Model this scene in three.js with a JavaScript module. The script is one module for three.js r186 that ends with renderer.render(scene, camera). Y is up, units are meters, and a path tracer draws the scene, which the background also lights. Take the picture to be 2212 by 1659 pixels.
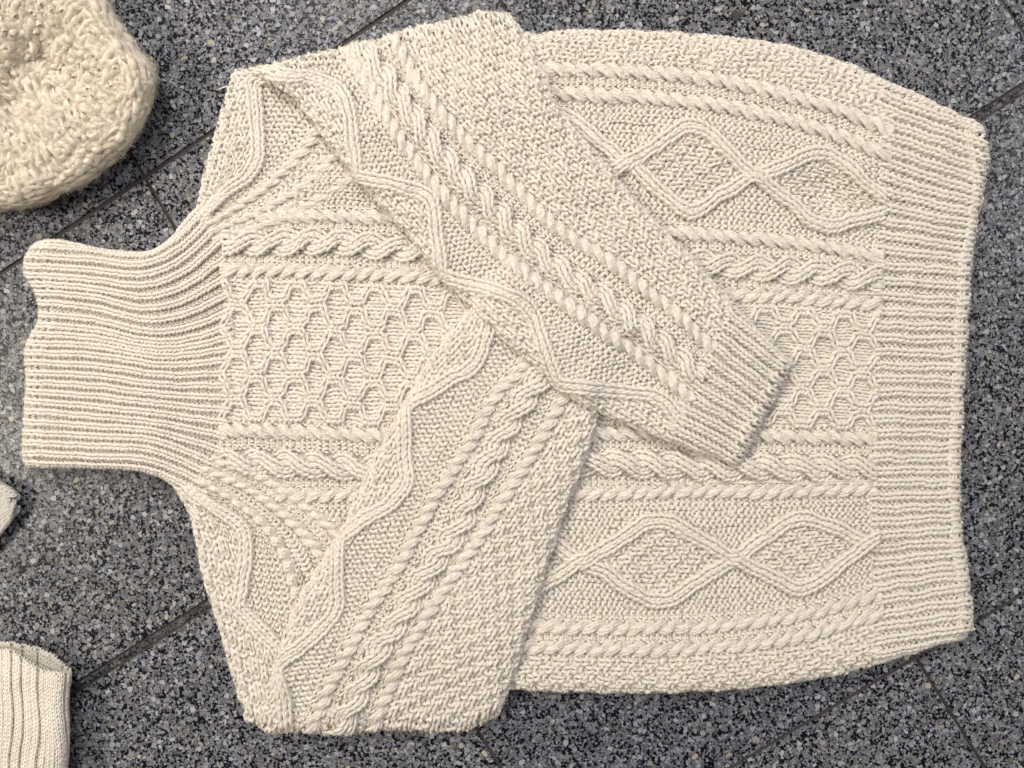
import * as THREE from 'three';
import { RectAreaLightUniformsLib } from 'three/addons/lights/RectAreaLightUniformsLib.js';
import { ImprovedNoise } from 'three/addons/math/ImprovedNoise.js';
import { mergeGeometries } from 'three/addons/utils/BufferGeometryUtils.js';

// ---------------------------------------------------------------- camera, light, exposure
// One unit of the plan ("px") is 0.4 mm on the floor; x runs right, y runs down the picture, z is height.
const S = 0.0004, CX = 1106, CY = 829.5, CAM = 0.68;
const scene = new THREE.Scene();
const camera = new THREE.PerspectiveCamera(2 * Math.atan(829.5 * S / CAM) * 180 / Math.PI, 4 / 3, 0.05, 30);
camera.position.set(0, CAM, 0);
camera.up.set(0, 0, -1);
camera.lookAt(0, 0, 0);
scene.add(camera);
scene.background = new THREE.Color().setRGB(0.07, 0.069, 0.074);
RectAreaLightUniformsLib.init();
const renderer = new THREE.WebGLRenderer({ antialias: true });
renderer.toneMapping = THREE.LinearToneMapping;
renderer.toneMappingExposure = 0.93;
renderer.shadowMap.enabled = true;
const LAMPS = [
  // label, position, size, colour, radiance
  ['white square ceiling lamp hanging beyond the folded top sleeve', [-0.5, 2.0, -1.8], [0.7, 0.7], [1, 0.95, 0.88], 40],
  ['warm white ceiling lamp hanging beyond the sweater collar', [-2.15, 2.0, 0.15], [0.7, 0.7], [1, 0.915, 0.79], 46],
  ['cool white ceiling lamp hanging beyond the sweater hem', [2.3, 2.0, -0.9], [0.7, 0.7], [0.93, 0.93, 1], 22],
  ['dim neutral ceiling lamp hanging straight above the sweater', [0.0, 2.1, -0.25], [0.6, 0.6], [1, 0.95, 0.9], 8],
];
let lampCount = 0;
for (const [label, p, sz, c, L] of LAMPS) {
  const col = new THREE.Color().setRGB(...c);
  const g = new THREE.BoxGeometry(sz[0], 0.03, sz[1]);
  const lamp = new THREE.Mesh(g, new THREE.MeshStandardMaterial({ color: 0xdddddd, emissive: col, emissiveIntensity: 1.2, roughness: 0.6 }));
  lamp.name = lampCount ? 'ceiling_lamp_00' + lampCount : 'ceiling_lamp'; lampCount++;
  lamp.position.set(...p);
  lamp.userData = { label, category: 'ceiling lamp', group: 'ceiling lamps' };
  scene.add(lamp);
  const light = new THREE.RectAreaLight(col, L, sz[0], sz[1]);
  light.name = 'lamp_light';
  light.position.set(p[0], p[1] - 0.022, p[2]);
  light.lookAt(p[0], -5, p[2] + 1e-4);
  scene.add(light);
}

// ---------------------------------------------------------------- helpers
let seed = 20240;
const rnd = () => { seed |= 0; seed = seed + 0x6D2B79F5 | 0; let t = Math.imul(seed ^ seed >>> 15, 1 | seed); t = t + Math.imul(t ^ t >>> 7, 61 | t) ^ t; return ((t ^ t >>> 14) >>> 0) / 4294967296; };
const rr = (a, b) => a + (b - a) * rnd();
const noise = new ImprovedNoise();
const fbm = (x, y, s = 0) => noise.noise(x, y, s) + 0.5 * noise.noise(2.1 * x, 2.1 * y, s + 5.3);
const clamp = (x, a, b) => Math.min(b, Math.max(a, x));
const smooth = (a, b, x) => { const t = clamp((x - a) / (b - a), 0, 1); return t * t * (3 - 2 * t); };
const lerp = (a, b, t) => a + (b - a) * t;
const toWorld = (x, y, z, out = new THREE.Vector3()) => { const k = (CAM - z * S) / CAM; return out.set((x - CX) * S * k, z * S, (y - CY) * S * k); };
// smooth curve through points [[x, y], ...], x rising; straight beyond its ends
function curve(pts) {
  const p = pts.slice().sort((a, b) => a[0] - b[0]), n = p.length;
  const m = p.map((_, i) => {
    if (i === 0) return (p[1][1] - p[0][1]) / (p[1][0] - p[0][0]);
    if (i === n - 1) return (p[n - 1][1] - p[n - 2][1]) / (p[n - 1][0] - p[n - 2][0]);
    const a = (p[i][1] - p[i - 1][1]) / (p[i][0] - p[i - 1][0]), b = (p[i + 1][1] - p[i][1]) / (p[i + 1][0] - p[i][0]);
    return (a + b) / 2;
  });
  return x => {
    if (x <= p[0][0]) return p[0][1] + m[0] * (x - p[0][0]);
    if (x >= p[n - 1][0]) return p[n - 1][1] + m[n - 1] * (x - p[n - 1][0]);
    let i = 0; while (x > p[i + 1][0]) i++;
    const h = p[i + 1][0] - p[i][0], t = (x - p[i][0]) / h, t2 = t * t, t3 = t2 * t;
    return (2 * t3 - 3 * t2 + 1) * p[i][1] + (t3 - 2 * t2 + t) * h * m[i] + (-2 * t3 + 3 * t2) * p[i + 1][1] + (t3 - t2) * h * m[i + 1];
  };
}
// curve in the plan through free points, by share of its length
function path2(pts) {
  const d = [0];
  for (let i = 1; i < pts.length; i++) d.push(d[i - 1] + Math.hypot(pts[i][0] - pts[i - 1][0], pts[i][1] - pts[i - 1][1]));
  const L = d[d.length - 1], fx = curve(pts.map((p, i) => [d[i] / L, p[0]])), fy = curve(pts.map((p, i) => [d[i] / L, p[1]]));
  const f = t => [fx(t), fy(t)]; f.length_ = L; return f;
}
function inside(poly, x, y) {
  let c = false;
  for (let i = 0, j = poly.length - 1; i < poly.length; j = i++) {
    const [xi, yi] = poly[i], [xj, yj] = poly[j];
    if ((yi > y) !== (yj > y) && x < (xj - xi) * (y - yi) / (yj - yi) + xi) c = !c;
  }
  return c;
}
function edgeDist(poly, x, y) {
  let b = 1e9;
  for (let i = 0, j = poly.length - 1; i < poly.length; j = i++) {
    const [ax, ay] = poly[j], [bx, by] = poly[i], dx = bx - ax, dy = by - ay;
    const t = clamp(((x - ax) * dx + (y - ay) * dy) / (dx * dx + dy * dy), 0, 1);
    b = Math.min(b, Math.hypot(x - ax - t * dx, y - ay - t * dy));
  }
  return b;
}
const signed = (poly, x, y) => (inside(poly, x, y) ? 1 : -1) * edgeDist(poly, x, y);

// ---------------------------------------------------------------- floor: terrazzo tiles
function terrazzo(N, seedN) {
  seed = seedN;
  const data = new Uint8Array(N * N * 4), rough = new Uint8Array(N * N * 4);
  const grid = (n, jit) => { const a = new Float32Array(n * n * 5); for (let i = 0; i < n * n; i++) { a[5 * i] = 0.5 + rr(-jit, jit); a[5 * i + 1] = 0.5 + rr(-jit, jit); a[5 * i + 2] = rnd(); a[5 * i + 3] = rnd(); a[5 * i + 4] = rnd(); } return [n, a]; };
  const fine = grid(340, 0.48), mid = grid(196, 0.48), big = grid(112, 0.46);
  const near = ([n, a], x, y, out) => {
    const gx = x * n, gy = y * n, ix = Math.floor(gx), iy = Math.floor(gy);
    let f1 = 9, f2 = 9, id = 0;
    for (let dy = -1; dy <= 1; dy++) for (let dx = -1; dx <= 1; dx++) {
      const k = ((iy + dy + n) % n) * n + (ix + dx + n) % n;
      const ex = ix + dx + a[5 * k] - gx, ey = iy + dy + a[5 * k + 1] - gy;
      const d = Math.sqrt(ex * ex + ey * ey) - 0.22 * a[5 * k + 2];
      if (d < f1) { f2 = f1; f1 = d; id = k; } else if (d < f2) f2 = d;
    }
    out[0] = f1; out[1] = f2; out[2] = id;
  };
  const o = [0, 0, 0], q = [0, 0, 0], w = [0, 0, 0];
  for (let j = 0; j < N; j++) for (let i = 0; i < N; i++) {
    const wob = 0.0011 * Math.sin(i * 0.31 + 3 * Math.sin(j * 0.17)), wob2 = 0.0011 * Math.sin(j * 0.29 + 3 * Math.sin(i * 0.19));
    const x = (i + 0.5) / N + wob * 0.5, y = (j + 0.5) / N + wob2 * 0.5;
    near(fine, x, y, o); near(mid, x, y, q); near(big, x, y, w);
    const fa = fine[1], ma = mid[1], ba = big[1];
    let L, t = 0;                                       // linear grey, tint
    const bk = w[2] * 5, mk = q[2] * 5, fk = o[2] * 5;
    if (ba[bk + 3] > 0.78 && w[1] - w[0] > 0.17) { L = 0.15 + 0.26 * ba[bk + 4] ** 1.8; t = ba[bk + 2]; }
    else if (ma[mk + 3] > 0.45 && q[1] - q[0] > 0.13) { L = 0.12 + 0.23 * ma[mk + 4] ** 1.8; t = ma[mk + 2]; }
    else if (ma[mk + 3] < 0.15 && q[1] - q[0] > 0.16) { L = 0.005; t = 0.5; }
    else if (fa[fk + 3] > 0.5 && o[1] - o[0] > 0.08) { L = 0.085 + 0.19 * fa[fk + 4]; t = fa[fk + 2]; }
    else { L = 0.004 + 0.006 * fa[fk + 4]; t = 0.35; }
    L *= 0.93 + 0.14 * rnd();
    let r = L, g = L * 1.0, b = L * 1.07;
    if (L > 0.05) { if (t > 0.982) { r *= 1.22; g *= 1.1; b *= 0.8; } else if (t > 0.92) { r *= 1.03; g *= 1.02; b *= 0.92; } else if (t < 0.3) { r *= 0.93; b *= 1.1; } } else { b *= 1.5; }
    const e = v => 255 * (v <= 0.0031308 ? 12.92 * v : 1.055 * v ** (1 / 2.4) - 0.055), k = 4 * (j * N + i);
    data[k] = e(r); data[k + 1] = e(g); data[k + 2] = e(b); data[k + 3] = 255;
    const ro = L > 0.05 ? 52 : 60; rough[k] = rough[k + 1] = rough[k + 2] = ro + 30 * rnd(); rough[k + 3] = 255;
  }
  const mk = (d, srgb) => { const t = new THREE.DataTexture(d, N, N); t.wrapS = t.wrapT = THREE.RepeatWrapping; t.magFilter = THREE.LinearFilter; t.minFilter = THREE.LinearMipmapLinearFilter; t.generateMipmaps = true; if (srgb) t.colorSpace = THREE.SRGBColorSpace; t.needsUpdate = true; return t; };
  return [mk(data, true), mk(rough, false)];
}
const [chipMap, chipRough] = terrazzo(2048, 77);
const TEX = 0.44;                                       // metres that the texture covers
const tileMat = new THREE.MeshPhysicalMaterial({ map: chipMap, roughnessMap: chipRough, roughness: 1, specularIntensity: 0.3, bumpMap: chipRough, bumpScale: 0.00008 });
const tileMats = [[1, 1, 1], [0.9, 0.9, 0.92], [0.95, 0.95, 0.93], [0.84, 0.85, 0.88]].map(c => { const m = tileMat.clone(); m.color.setRGB(...c); return m; });
// joints of the tiling, from the picture: u, v count tiles
const HM = new THREE.Matrix3().set(0.99614146, -0.6001664, 0.52284778, 0.64509289, 0.96132526, 0.94205275, 0.0397029, 0.00444965, 1).invert();
const gridPoint = (u, v) => { const p = new THREE.Vector3(u, v, 1).applyMatrix3(HM); return [CX + 1000 * p.x / p.z, CY + 1000 * p.y / p.z]; };
const floor = new THREE.Group(); floor.name = 'floor';
floor.userData = { kind: 'structure', label: 'dark grey speckled terrazzo tile floor under the knitwear', category: 'floor' };
scene.add(floor);
{
  const gm = new THREE.MeshStandardMaterial({ color: new THREE.Color().setRGB(0.052, 0.046, 0.042), roughness: 0.95 });
  const bed = new THREE.Mesh(new THREE.BoxGeometry(3.4, 0.01, 3.0), gm);
  bed.name = 'grout_bed'; bed.position.y = -0.0068; bed.receiveShadow = true; floor.add(bed);
  const wide = v => v === 1 ? 11 : v === 0 ? 4.6 : v === 2 ? 3.6 : 3, narrow = u => u === 0 ? 3.6 : 3;
  seed = 5;
  for (let i = -2; i <= 2; i++) for (let j = -2; j <= 3; j++) {
    const P = 862, u0 = i + narrow(i) / P, u1 = i + 1 - narrow(i + 1) / P, v0 = j + wide(j) / P, v1 = j + 1 - wide(j + 1) / P;
    const ring = (e, y) => [[u0 + e, v0 + e], [u1 - e, v0 + e], [u1 - e, v1 - e], [u0 + e, v1 - e]].map(([u, v]) => { const [x, z] = gridPoint(u, v); return toWorld(x, z, 0).setY(y); });
    // edge rings get in-between points so that the rim is a little uneven
    const sub = 26, rimOf = (c, amp) => { const r = []; for (let k = 0; k < 4; k++) for (let m = 0; m < sub; m++) { const p = c[k].clone().lerp(c[(k + 1) % 4], m / sub); if (amp && m) { p.x += rr(-amp, amp); p.z += rr(-amp, amp); } r.push(p); } return r; };
    const r0 = rimOf(ring(0, -0.009), 0), r1 = rimOf(ring(0, -0.0008), 0.00022), r2 = rimOf(ring(0.0011, 0), 0.00022);
    const pos = [], uv = [], ou = rnd(), ov = rnd(), turn = Math.floor(4 * rnd()) * Math.PI / 2, c = Math.cos(turn), s = Math.sin(turn);
    const put = p => { pos.push(p.x, p.y, p.z); uv.push((c * p.x - s * p.z) / TEX + ou, (s * p.x + c * p.z) / TEX + ov); };
    const n = r0.length, mid = ring(0, 0).reduce((a, b) => a.add(b), new THREE.Vector3()).multiplyScalar(0.25).setY(0);
    for (let k = 0; k < n; k++) {
      const m = (k + 1) % n;
      for (const [a, b] of [[r0, r1], [r1, r2]]) for (const p of [a[k], b[k], a[m], a[m], b[k], b[m]]) put(p);
      for (const p of [r2[k], mid, r2[m]]) put(p);
    }
    const g = new THREE.BufferGeometry();
    g.setAttribute('position', new THREE.Float32BufferAttribute(pos, 3)); g.setAttribute('uv', new THREE.Float32BufferAttribute(uv, 2)); g.computeVertexNormals();
    const t = new THREE.Mesh(g, tileMats[Math.floor(rnd() * 4)]); t.name = 'tile'; t.receiveShadow = t.castShadow = true; floor.add(t);
  }
  // mortar strip that fills the one wide joint
  const pos = [], uv = [], strip = (u, v) => { const [x, z] = gridPoint(u, v); return toWorld(x, z, 0); };
  const nn = 120;
  for (let k = 0; k < nn; k++) {
    const a = -2 + 5 * k / nn, b = -2 + 5 * (k + 1) / nn, w = u => 6.8 / 862 + 0.0008 * noise.noise(u * 40, 2, 0), hh = u => -0.0011 + 0.0005 * noise.noise(u * 24, 7, 0);
    const q = [strip(a, 1 - w(a)).setY(hh(a)), strip(a, 1 + w(a)).setY(hh(a) - 0.0002), strip(b, 1 - w(b)).setY(hh(b)), strip(b, 1 + w(b)).setY(hh(b) - 0.0002)];
    for (const p of [q[0], q[1], q[2], q[2], q[1], q[3]]) { pos.push(p.x, p.y, p.z); uv.push(p.x / TEX, p.z / TEX); }
  }
  const g = new THREE.BufferGeometry(); g.setAttribute('position', new THREE.Float32BufferAttribute(pos, 3)); g.setAttribute('uv', new THREE.Float32BufferAttribute(uv, 2)); g.computeVertexNormals();
  const m = new THREE.Mesh(g, new THREE.MeshStandardMaterial({ map: chipMap, color: new THREE.Color().setRGB(0.42, 0.4, 0.4), roughness: 0.9, side: THREE.DoubleSide })); m.name = 'joint_mortar'; m.receiveShadow = true; floor.add(m);
  // a knocked-out chip, filled with dirt
  const sh = []; for (let k = 0; k < 18; k++) { const a = k / 18 * 2 * Math.PI, r = 10 * (1 + 0.25 * Math.sin(3 * a + 1) + 0.18 * Math.sin(5 * a)); sh.push(new THREE.Vector2(r * 1.1 * S * Math.cos(a), r * 0.9 * S * Math.sin(a))); }
  const sg = new THREE.ExtrudeGeometry(new THREE.Shape(sh), { depth: 0.0002, bevelEnabled: true, bevelSize: 0.0004, bevelThickness: 0.0002, bevelSegments: 1 }); sg.rotateX(-Math.PI / 2);
  const st = new THREE.Mesh(sg, new THREE.MeshStandardMaterial({ color: new THREE.Color().setRGB(0.05, 0.044, 0.04), roughness: 0.9 })); st.name = 'dirt_spot'; st.position.copy(toWorld(1592, 33, 1)); floor.add(st);
}

// ---------------------------------------------------------------- wool: yarn material and stitch shapes
const wool = (r, g, b) => new THREE.MeshPhysicalMaterial({ color: new THREE.Color().setRGB(r, g, b), roughness: 0.95, sheen: 0.35, sheenRoughness: 0.6, sheenColor: new THREE.Color().setRGB(0.9, 0.86, 0.78), side: THREE.DoubleSide });
const M = {
  cream: wool(0.785, 0.73, 0.652),
  hat: wool(0.745, 0.68, 0.575),
  cuff: wool(0.82, 0.77, 0.68),
  grey: wool(0.62, 0.585, 0.54),
};
const W = 19, RH = 12.6;
// One knitted loop: x one column wide, y one row high, in plan units; front = 1 knit face, -1 purl face.
function loopGeometry(front, { w = W, r = RH, rad = 3.95, a = 0.17, b = 0.82, c = 3.2, seg = 24, sides = 8, wild = 0, hairs = 9, hair = 14 } = {}) {
  const pts = [];
  for (let i = 0; i <= seg; i++) {
    const t = -Math.PI + 2 * Math.PI * i / seg;
    pts.push(new THREE.Vector3(w * (t / (2 * Math.PI) + a * Math.sin(2 * t)), b * r * Math.cos(t), -front * c * Math.cos(2 * t)));
  }
  const ph = rr(0, 6), crv = new THREE.CatmullRomCurve3(pts);
  const g = new THREE.TubeGeometry(crv, seg, rad, sides, false), p = g.attributes.position, q = new THREE.Vector3();
  for (let i = 0; i <= seg; i++) {                       // uneven, slightly flattened yarn
    const o = crv.getPointAt(i / seg), k = 1 + 0.1 * Math.sin(i * 1.3 + ph) + wild * (0.55 * Math.sin(i * 0.45 + 2 * ph) + 0.2 * Math.sin(i * 1.1 + ph));
    for (let s = 0; s <= sides; s++) { const n = i * (sides + 1) + s; q.fromBufferAttribute(p, n).sub(o).multiplyScalar(k * (1 + 0.07 * Math.sin(n * 2.7))).add(o); p.setXYZ(n, q.x, q.y, q.z); }
  }
  g.computeVertexNormals();
  const uvA = g.attributes.uv; for (let i = 0; i < uvA.count; i++) uvA.setX(i, uvA.getX(i) * 5);
  const list = [g];
  for (let h = 0; h < hairs; h++) {
    const s = crv.getPointAt(rnd()), an = rr(0, 2 * Math.PI), up = rr(0.15, 1), dx = Math.cos(an), dy = Math.sin(an), L = rr(0.5, 1.2) * hair;
    const hp = [0, 0.35, 0.7, 1].map(f => new THREE.Vector3(s.x + dx * L * f + dy * 2 * Math.sin(f * 3 + ph), s.y + dy * L * f - dx * 2 * Math.sin(f * 3 + ph), s.z + rad * 0.8 + up * 3.2 * Math.sin(f * 2)));
    const hg = new THREE.TubeGeometry(new THREE.CatmullRomCurve3(hp), 5, 0.18, 3, false); list.push(hg);
  }
  const out = mergeGeometries(list.map(x => x.index ? x : x)); out.scale(S, S, S); return out;
}
seed = 31;
const LOOPS = { K: [], P: [] };
for (let v = 0; v < 3; v++) { LOOPS.K.push(loopGeometry(1)); LOOPS.P.push(loopGeometry(-1, { a: 0.14, b: 0.76, c: 2.9 })); }
// a plain lying strand, for the twisted ribs
function strandGeometry() {
  const g = new THREE.CapsuleGeometry(4.6, 15, 5, 9), p = g.attributes.position, ph = rr(0, 6);
  for (let i = 0; i < p.count; i++) { const y = p.getY(i), k = (1.08 - 0.0022 * y * y) * (1 + 0.08 * Math.sin(y * 0.9 + ph)); p.setXYZ(i, p.getX(i) * k * (1 + 0.06 * Math.sin(i * 2.1)), y, p.getZ(i) * k + 1.2 * Math.cos(y * 0.14)); }
  const u = g.attributes.uv; for (let i = 0; i < u.count; i++) u.setXY(i, u.getY(i) * 2.2, u.getX(i));
  g.computeVertexNormals(); const list = [g];
  for (let h = 0; h < 4; h++) { const an = rr(0, 6.3), L = rr(6, 13), x = rr(-3, 3), y = rr(-10, 10), dx = Math.cos(an), dy = Math.sin(an); list.push(new THREE.TubeGeometry(new THREE.CatmullRomCurve3([0, 0.4, 0.7, 1].map(f => new THREE.Vector3(x + dx * L * f, y + dy * L * f + 1.5 * Math.sin(3 * f), 3.6 + 3 * Math.sin(2 * f)))), 5, 0.18, 3, false)); }
  const out = mergeGeometries(list); out.scale(S, S, S); return out;
}
LOOPS.S = [0, 1, 2].map(strandGeometry);
// finer or chunkier yarn for the other pieces
const CHUNK = { K: [0, 1, 2].map(() => loopGeometry(1, { w: 27, r: 21, rad: 6, b: 0.9, c: 5, wild: 0.42, hairs: 40, hair: 26 })), P: [0, 1, 2].map(() => loopGeometry(-1, { w: 27, r: 21, rad: 6, b: 0.9, c: 5, wild: 0.42, hairs: 40, hair: 26 })) };

// ---------------------------------------------------------------- a knitted panel
/* guides: curves t -> [x, y] in the plan, t in plan units from the first row; band k lies between guides k and k + 1.
   roll: [R at guide 0, R at the last guide] turns the cloth round a soft edge; ends: [{at(x, y) -> arc length to the edge line, dir, R}]. */
class Panel {
  constructor({ guides, T, H, base, roll = [0, 0], ends = [], noiseAmp = 1.6, noiseHeight = 2.2, seedAt = 0, keep = () => true, thick = 1 }) {
    Object.assign(this, { guides, T, H, base, roll, ends, noiseAmp, noiseHeight, seedAt, keep, thick, nb: guides.length - 1 });
    this.flip = 1;
    const a = this.F(this.nb / 2, T * 0.5, 0), b = this.F(this.nb / 2 + 0.01, T * 0.5, 0), c = this.F(this.nb / 2, T * 0.5 + 2, 0);
    if (b.sub(a).cross(c.sub(a)).y < 0) this.flip = -1;
  }
  plan(sg, t) {                                         // [x, y, share of full height, or null where the cloth has turned under]
    const { guides: G, nb } = this;
    let x, y, zf = 1, gone = false;
    const rollEdge = (inner, outer, arc, R) => {
      const dx = outer[0] - inner[0], dy = outer[1] - inner[1], L = Math.max(Math.hypot(dx, dy), 0.1);
      const a = L - R + Math.PI * R / 2 - arc; let d = L - arc;
      if (a < Math.PI * R / 2) { const an = Math.max(a / R, -Math.PI * 0.6); d = R * (1 - Math.cos(an)); zf = (1 + Math.sin(an)) / 2; if (a / R < -1.25) gone = true; }
      x = outer[0] - dx / L * d; y = outer[1] - dy / L * d;
    };
    if (sg < 1 && this.roll[0]) rollEdge(G[1](t), G[0](t), (1 - sg) * 100, this.roll[0]);
    else if (sg > nb - 1 && this.roll[1]) rollEdge(G[nb - 1](t), G[nb](t), (sg - nb + 1) * 100, this.roll[1]);
    else { const k = clamp(Math.floor(sg), 0, nb - 1), f = sg - k, a = G[k](t), b = G[k + 1](t); x = lerp(a[0], b[0], f); y = lerp(a[1], b[1], f); }
    for (const e of this.ends) {
      const a = e.at(x, y);
      if (a < e.R) { const an = Math.max(a / e.R * Math.PI / 2, -Math.PI * 0.6), d = e.R * (1 - Math.cos(an)); x += e.dir[0] * (d - a); y += e.dir[1] * (d - a); zf = Math.min(zf, 1) * (1 + Math.sin(an)) / 2; if (a / e.R < -0.5) gone = true; }
    }
    return [x, y, zf, gone];
  }
  F(sg, t, h) {
    const [x, y, zf] = this.plan(sg, t), A = this.noiseAmp, q = this.seedAt;
    const nx = A * fbm(x * 0.021, y * 0.021, q + 1), ny = A * fbm(x * 0.021, y * 0.021, q + 9);
    const z = this.base(x, y) + zf * this.H + h + this.noiseHeight * zf * fbm(x * 0.011, y * 0.011, q + 4);
    return toWorld(x + nx, y + ny, z);
  }
  normal(sg, t, h, o) {
    const e = 0.02, a = this.F(sg + e, t, h).sub(this.F(sg - e, t, h)), b = this.F(sg, t + 1.5, h).sub(this.F(sg, t - 1.5, h));
    return a.cross(b).multiplyScalar(this.flip).normalize();
  }
  // the cloth under the stitches, as one sheet
  sheet(env, material, name, range = [0, this.nb], stepS = 8, tRange = [0, this.T]) {
    const cols = []; for (let s = range[0]; s <= range[1] + 1e-6; s += (range[1] - range[0]) / Math.ceil((range[1] - range[0]) * stepS)) cols.push(s);
    const rows = Math.ceil((tRange[1] - tRange[0]) / 9), pos = [], idx = [], uv = [];
    for (let j = 0; j <= rows; j++) for (const s of cols) {
      const t = lerp(tRange[0], tRange[1], j / rows), n = this.normal(s, t, 0), p = this.F(s, t, 0).addScaledVector(n, (env(s, t) - 5.6 * this.thick) * S);
      p.y = Math.max(p.y, 0.0006); pos.push(p.x, p.y, p.z); uv.push(s * 20, t / 9);
    }
    const nc = cols.length;
    for (let j = 0; j < rows; j++) for (let i = 0; i + 1 < nc; i++) {
      const [x, y] = this.plan(cols[i], lerp(tRange[0], tRange[1], j / rows)); if (!this.keep(x, y, -12)) continue;
      const a = j * nc + i; idx.push(a, a + 1, a + nc, a + 1, a + nc + 1, a + nc);
    }
    const g = new THREE.BufferGeometry(); g.setAttribute('position', new THREE.Float32BufferAttribute(pos, 3)); g.setAttribute('uv', new THREE.Float32BufferAttribute(uv, 2)); g.setIndex(idx); g.computeVertexNormals();
    const m = new THREE.Mesh(g, material); m.name = name; m.castShadow = m.receiveShadow = true; return m;
  }
}
// collects stitches for one named sub-part
class Stitches {
  constructor() { this.map = new Map(); }
  add(name, key, matrix, color) { const k = name + '|' + key; if (!this.map.has(k)) this.map.set(k, { name, key, list: [] }); this.map.get(k).list.push([matrix, color]); }
  build(parent, material, loops) {
    for (const { name, key, list } of this.map.values()) {
      const m = new THREE.InstancedMesh(loops[key[0]][+key[1]], material, list.length);
      list.forEach(([mt, c], i) => { m.setMatrixAt(i, mt); m.setColorAt(i, c); });
      m.name = name; m.userData.kind = 'stuff'; m.castShadow = m.receiveShadow = true; parent.add(m);
    }
  }
}
// a column of stitches up a panel; at(t) -> [sg, h]; wide: plan units; face(j) -> 'K' | 'P'
function column(pan, st, name, at, { wide = W, rh = RH, t0 = 0, t1 = pan.T, face = () => 'K', tone = 1, jig = 0.8, lift = 0, variant = 0, unit = [W, RH], depth = 1, when = null, tilt = 0.05, cols = 0 }) {
  const n = Math.floor((t1 - t0) / rh);
  for (let j = 0; j < n; j++) {
    const t = t0 + (j + 0.5) * rh, [sg, h] = at(t), [x, y, zf, gone] = pan.plan(sg, t);
    if (gone || !pan.keep(x, y, 0) || (when && !when(sg, t, x, y))) continue;
    const nrm = pan.normal(sg, t, 0), [sgA, hA] = at(t - rh / 2), [sgB, hB] = at(t + rh / 2);
    const p = pan.F(sg, t, 0).addScaledVector(nrm, (h + lift) * S);
    if (p.y < 0.0005) continue;
    const ez = 0.15 + 0.85 * smooth(0.45, 0.9, zf), A = pan.F(sgA, t - rh / 2, 0).addScaledVector(nrm, hA * ez * S), B = pan.F(sgB, t + rh / 2, 0).addScaledVector(nrm, hB * ez * S);
    p.addScaledVector(nrm, h * (ez - 1) * S);
    const Y = B.sub(A), X0 = pan.F(sg + 0.02, t, 0).sub(pan.F(sg - 0.02, t, 0)).normalize();
    const Yl = Y.length() / (unit[1] * S), Yd = Y.clone().normalize();
    const X = X0.addScaledVector(Yd, -0.75 * X0.dot(Yd)).normalize(), Z = new THREE.Vector3().crossVectors(X, Yd).normalize(); if (Z.dot(nrm) < 0) Z.negate();
    p.x += rr(-jig, jig) * S; p.z += rr(-jig, jig) * S; p.y += rr(-jig, jig) * S * 0.7;
    if (cols && pan.F(sg + 0.5 / cols, t, 0).distanceTo(pan.F(sg - 0.5 / cols, t, 0)) < 5 * S) continue;
    const wd = cols ? clamp(pan.F(sg + 0.5 / cols, t, 0).distanceTo(pan.F(sg - 0.5 / cols, t, 0)) / S, 6, 1.5 * W) : wide;
    const k = wd / unit[0] * rr(0.96, 1.08), yk = clamp(Yl, 0.5, 1.35) * rr(0.97, 1.05), dz = depth * rr(0.92, 1.1), a = rr(-tilt, tilt);
    X.addScaledVector(Yd, a); Yd.addScaledVector(X, -a);
    const m = new THREE.Matrix4().makeBasis(X.multiplyScalar(k), Yd.multiplyScalar(yk), Z.multiplyScalar(dz)).setPosition(p);
    const v = tone * rr(0.975, 1.02), warm = rr(-0.012, 0.012);
    st.add(name, face(j) + ((variant + j) % 3), m, new THREE.Color().setRGB(v * (1 + warm), v, v * (1 - 1.5 * warm)));
  }
}
// a line of stitches laid along an edge, across the columns
function chain(pan, st, name, sgs, t, h, { wide = 10, unit = [W, RH], variant = 0 } = {}) {
  for (let i = 0; i + 1 < sgs.length; i++) {
    const a = pan.F(sgs[i], t, 0), b = pan.F(sgs[i + 1], t, 0), m = (sgs[i] + sgs[i + 1]) / 2, nrm = pan.normal(m, t, 0), Y = b.clone().sub(a), L = Y.length(); if (L < 1e-6) continue;
    const [x, y, , gone] = pan.plan(m, t); if (gone) continue;
    const p = pan.F(m, t, 0).addScaledVector(nrm, h * S), X = new THREE.Vector3().crossVectors(Y, nrm).normalize();
    const mt = new THREE.Matrix4().makeBasis(X.multiplyScalar(wide / unit[0] * rr(0.92, 1.1)), Y.multiplyScalar(1 / (unit[1] * S)), nrm.multiplyScalar(0.8)).setPosition(p), v = rr(0.95, 1.03);
    st.add(name, 'K' + (i % 3), mt, new THREE.Color().setRGB(v, v, v));
  }
}
const steps = (a, b, n) => Array.from({ length: n + 1 }, (_, i) => lerp(a, b, i / n));
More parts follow.
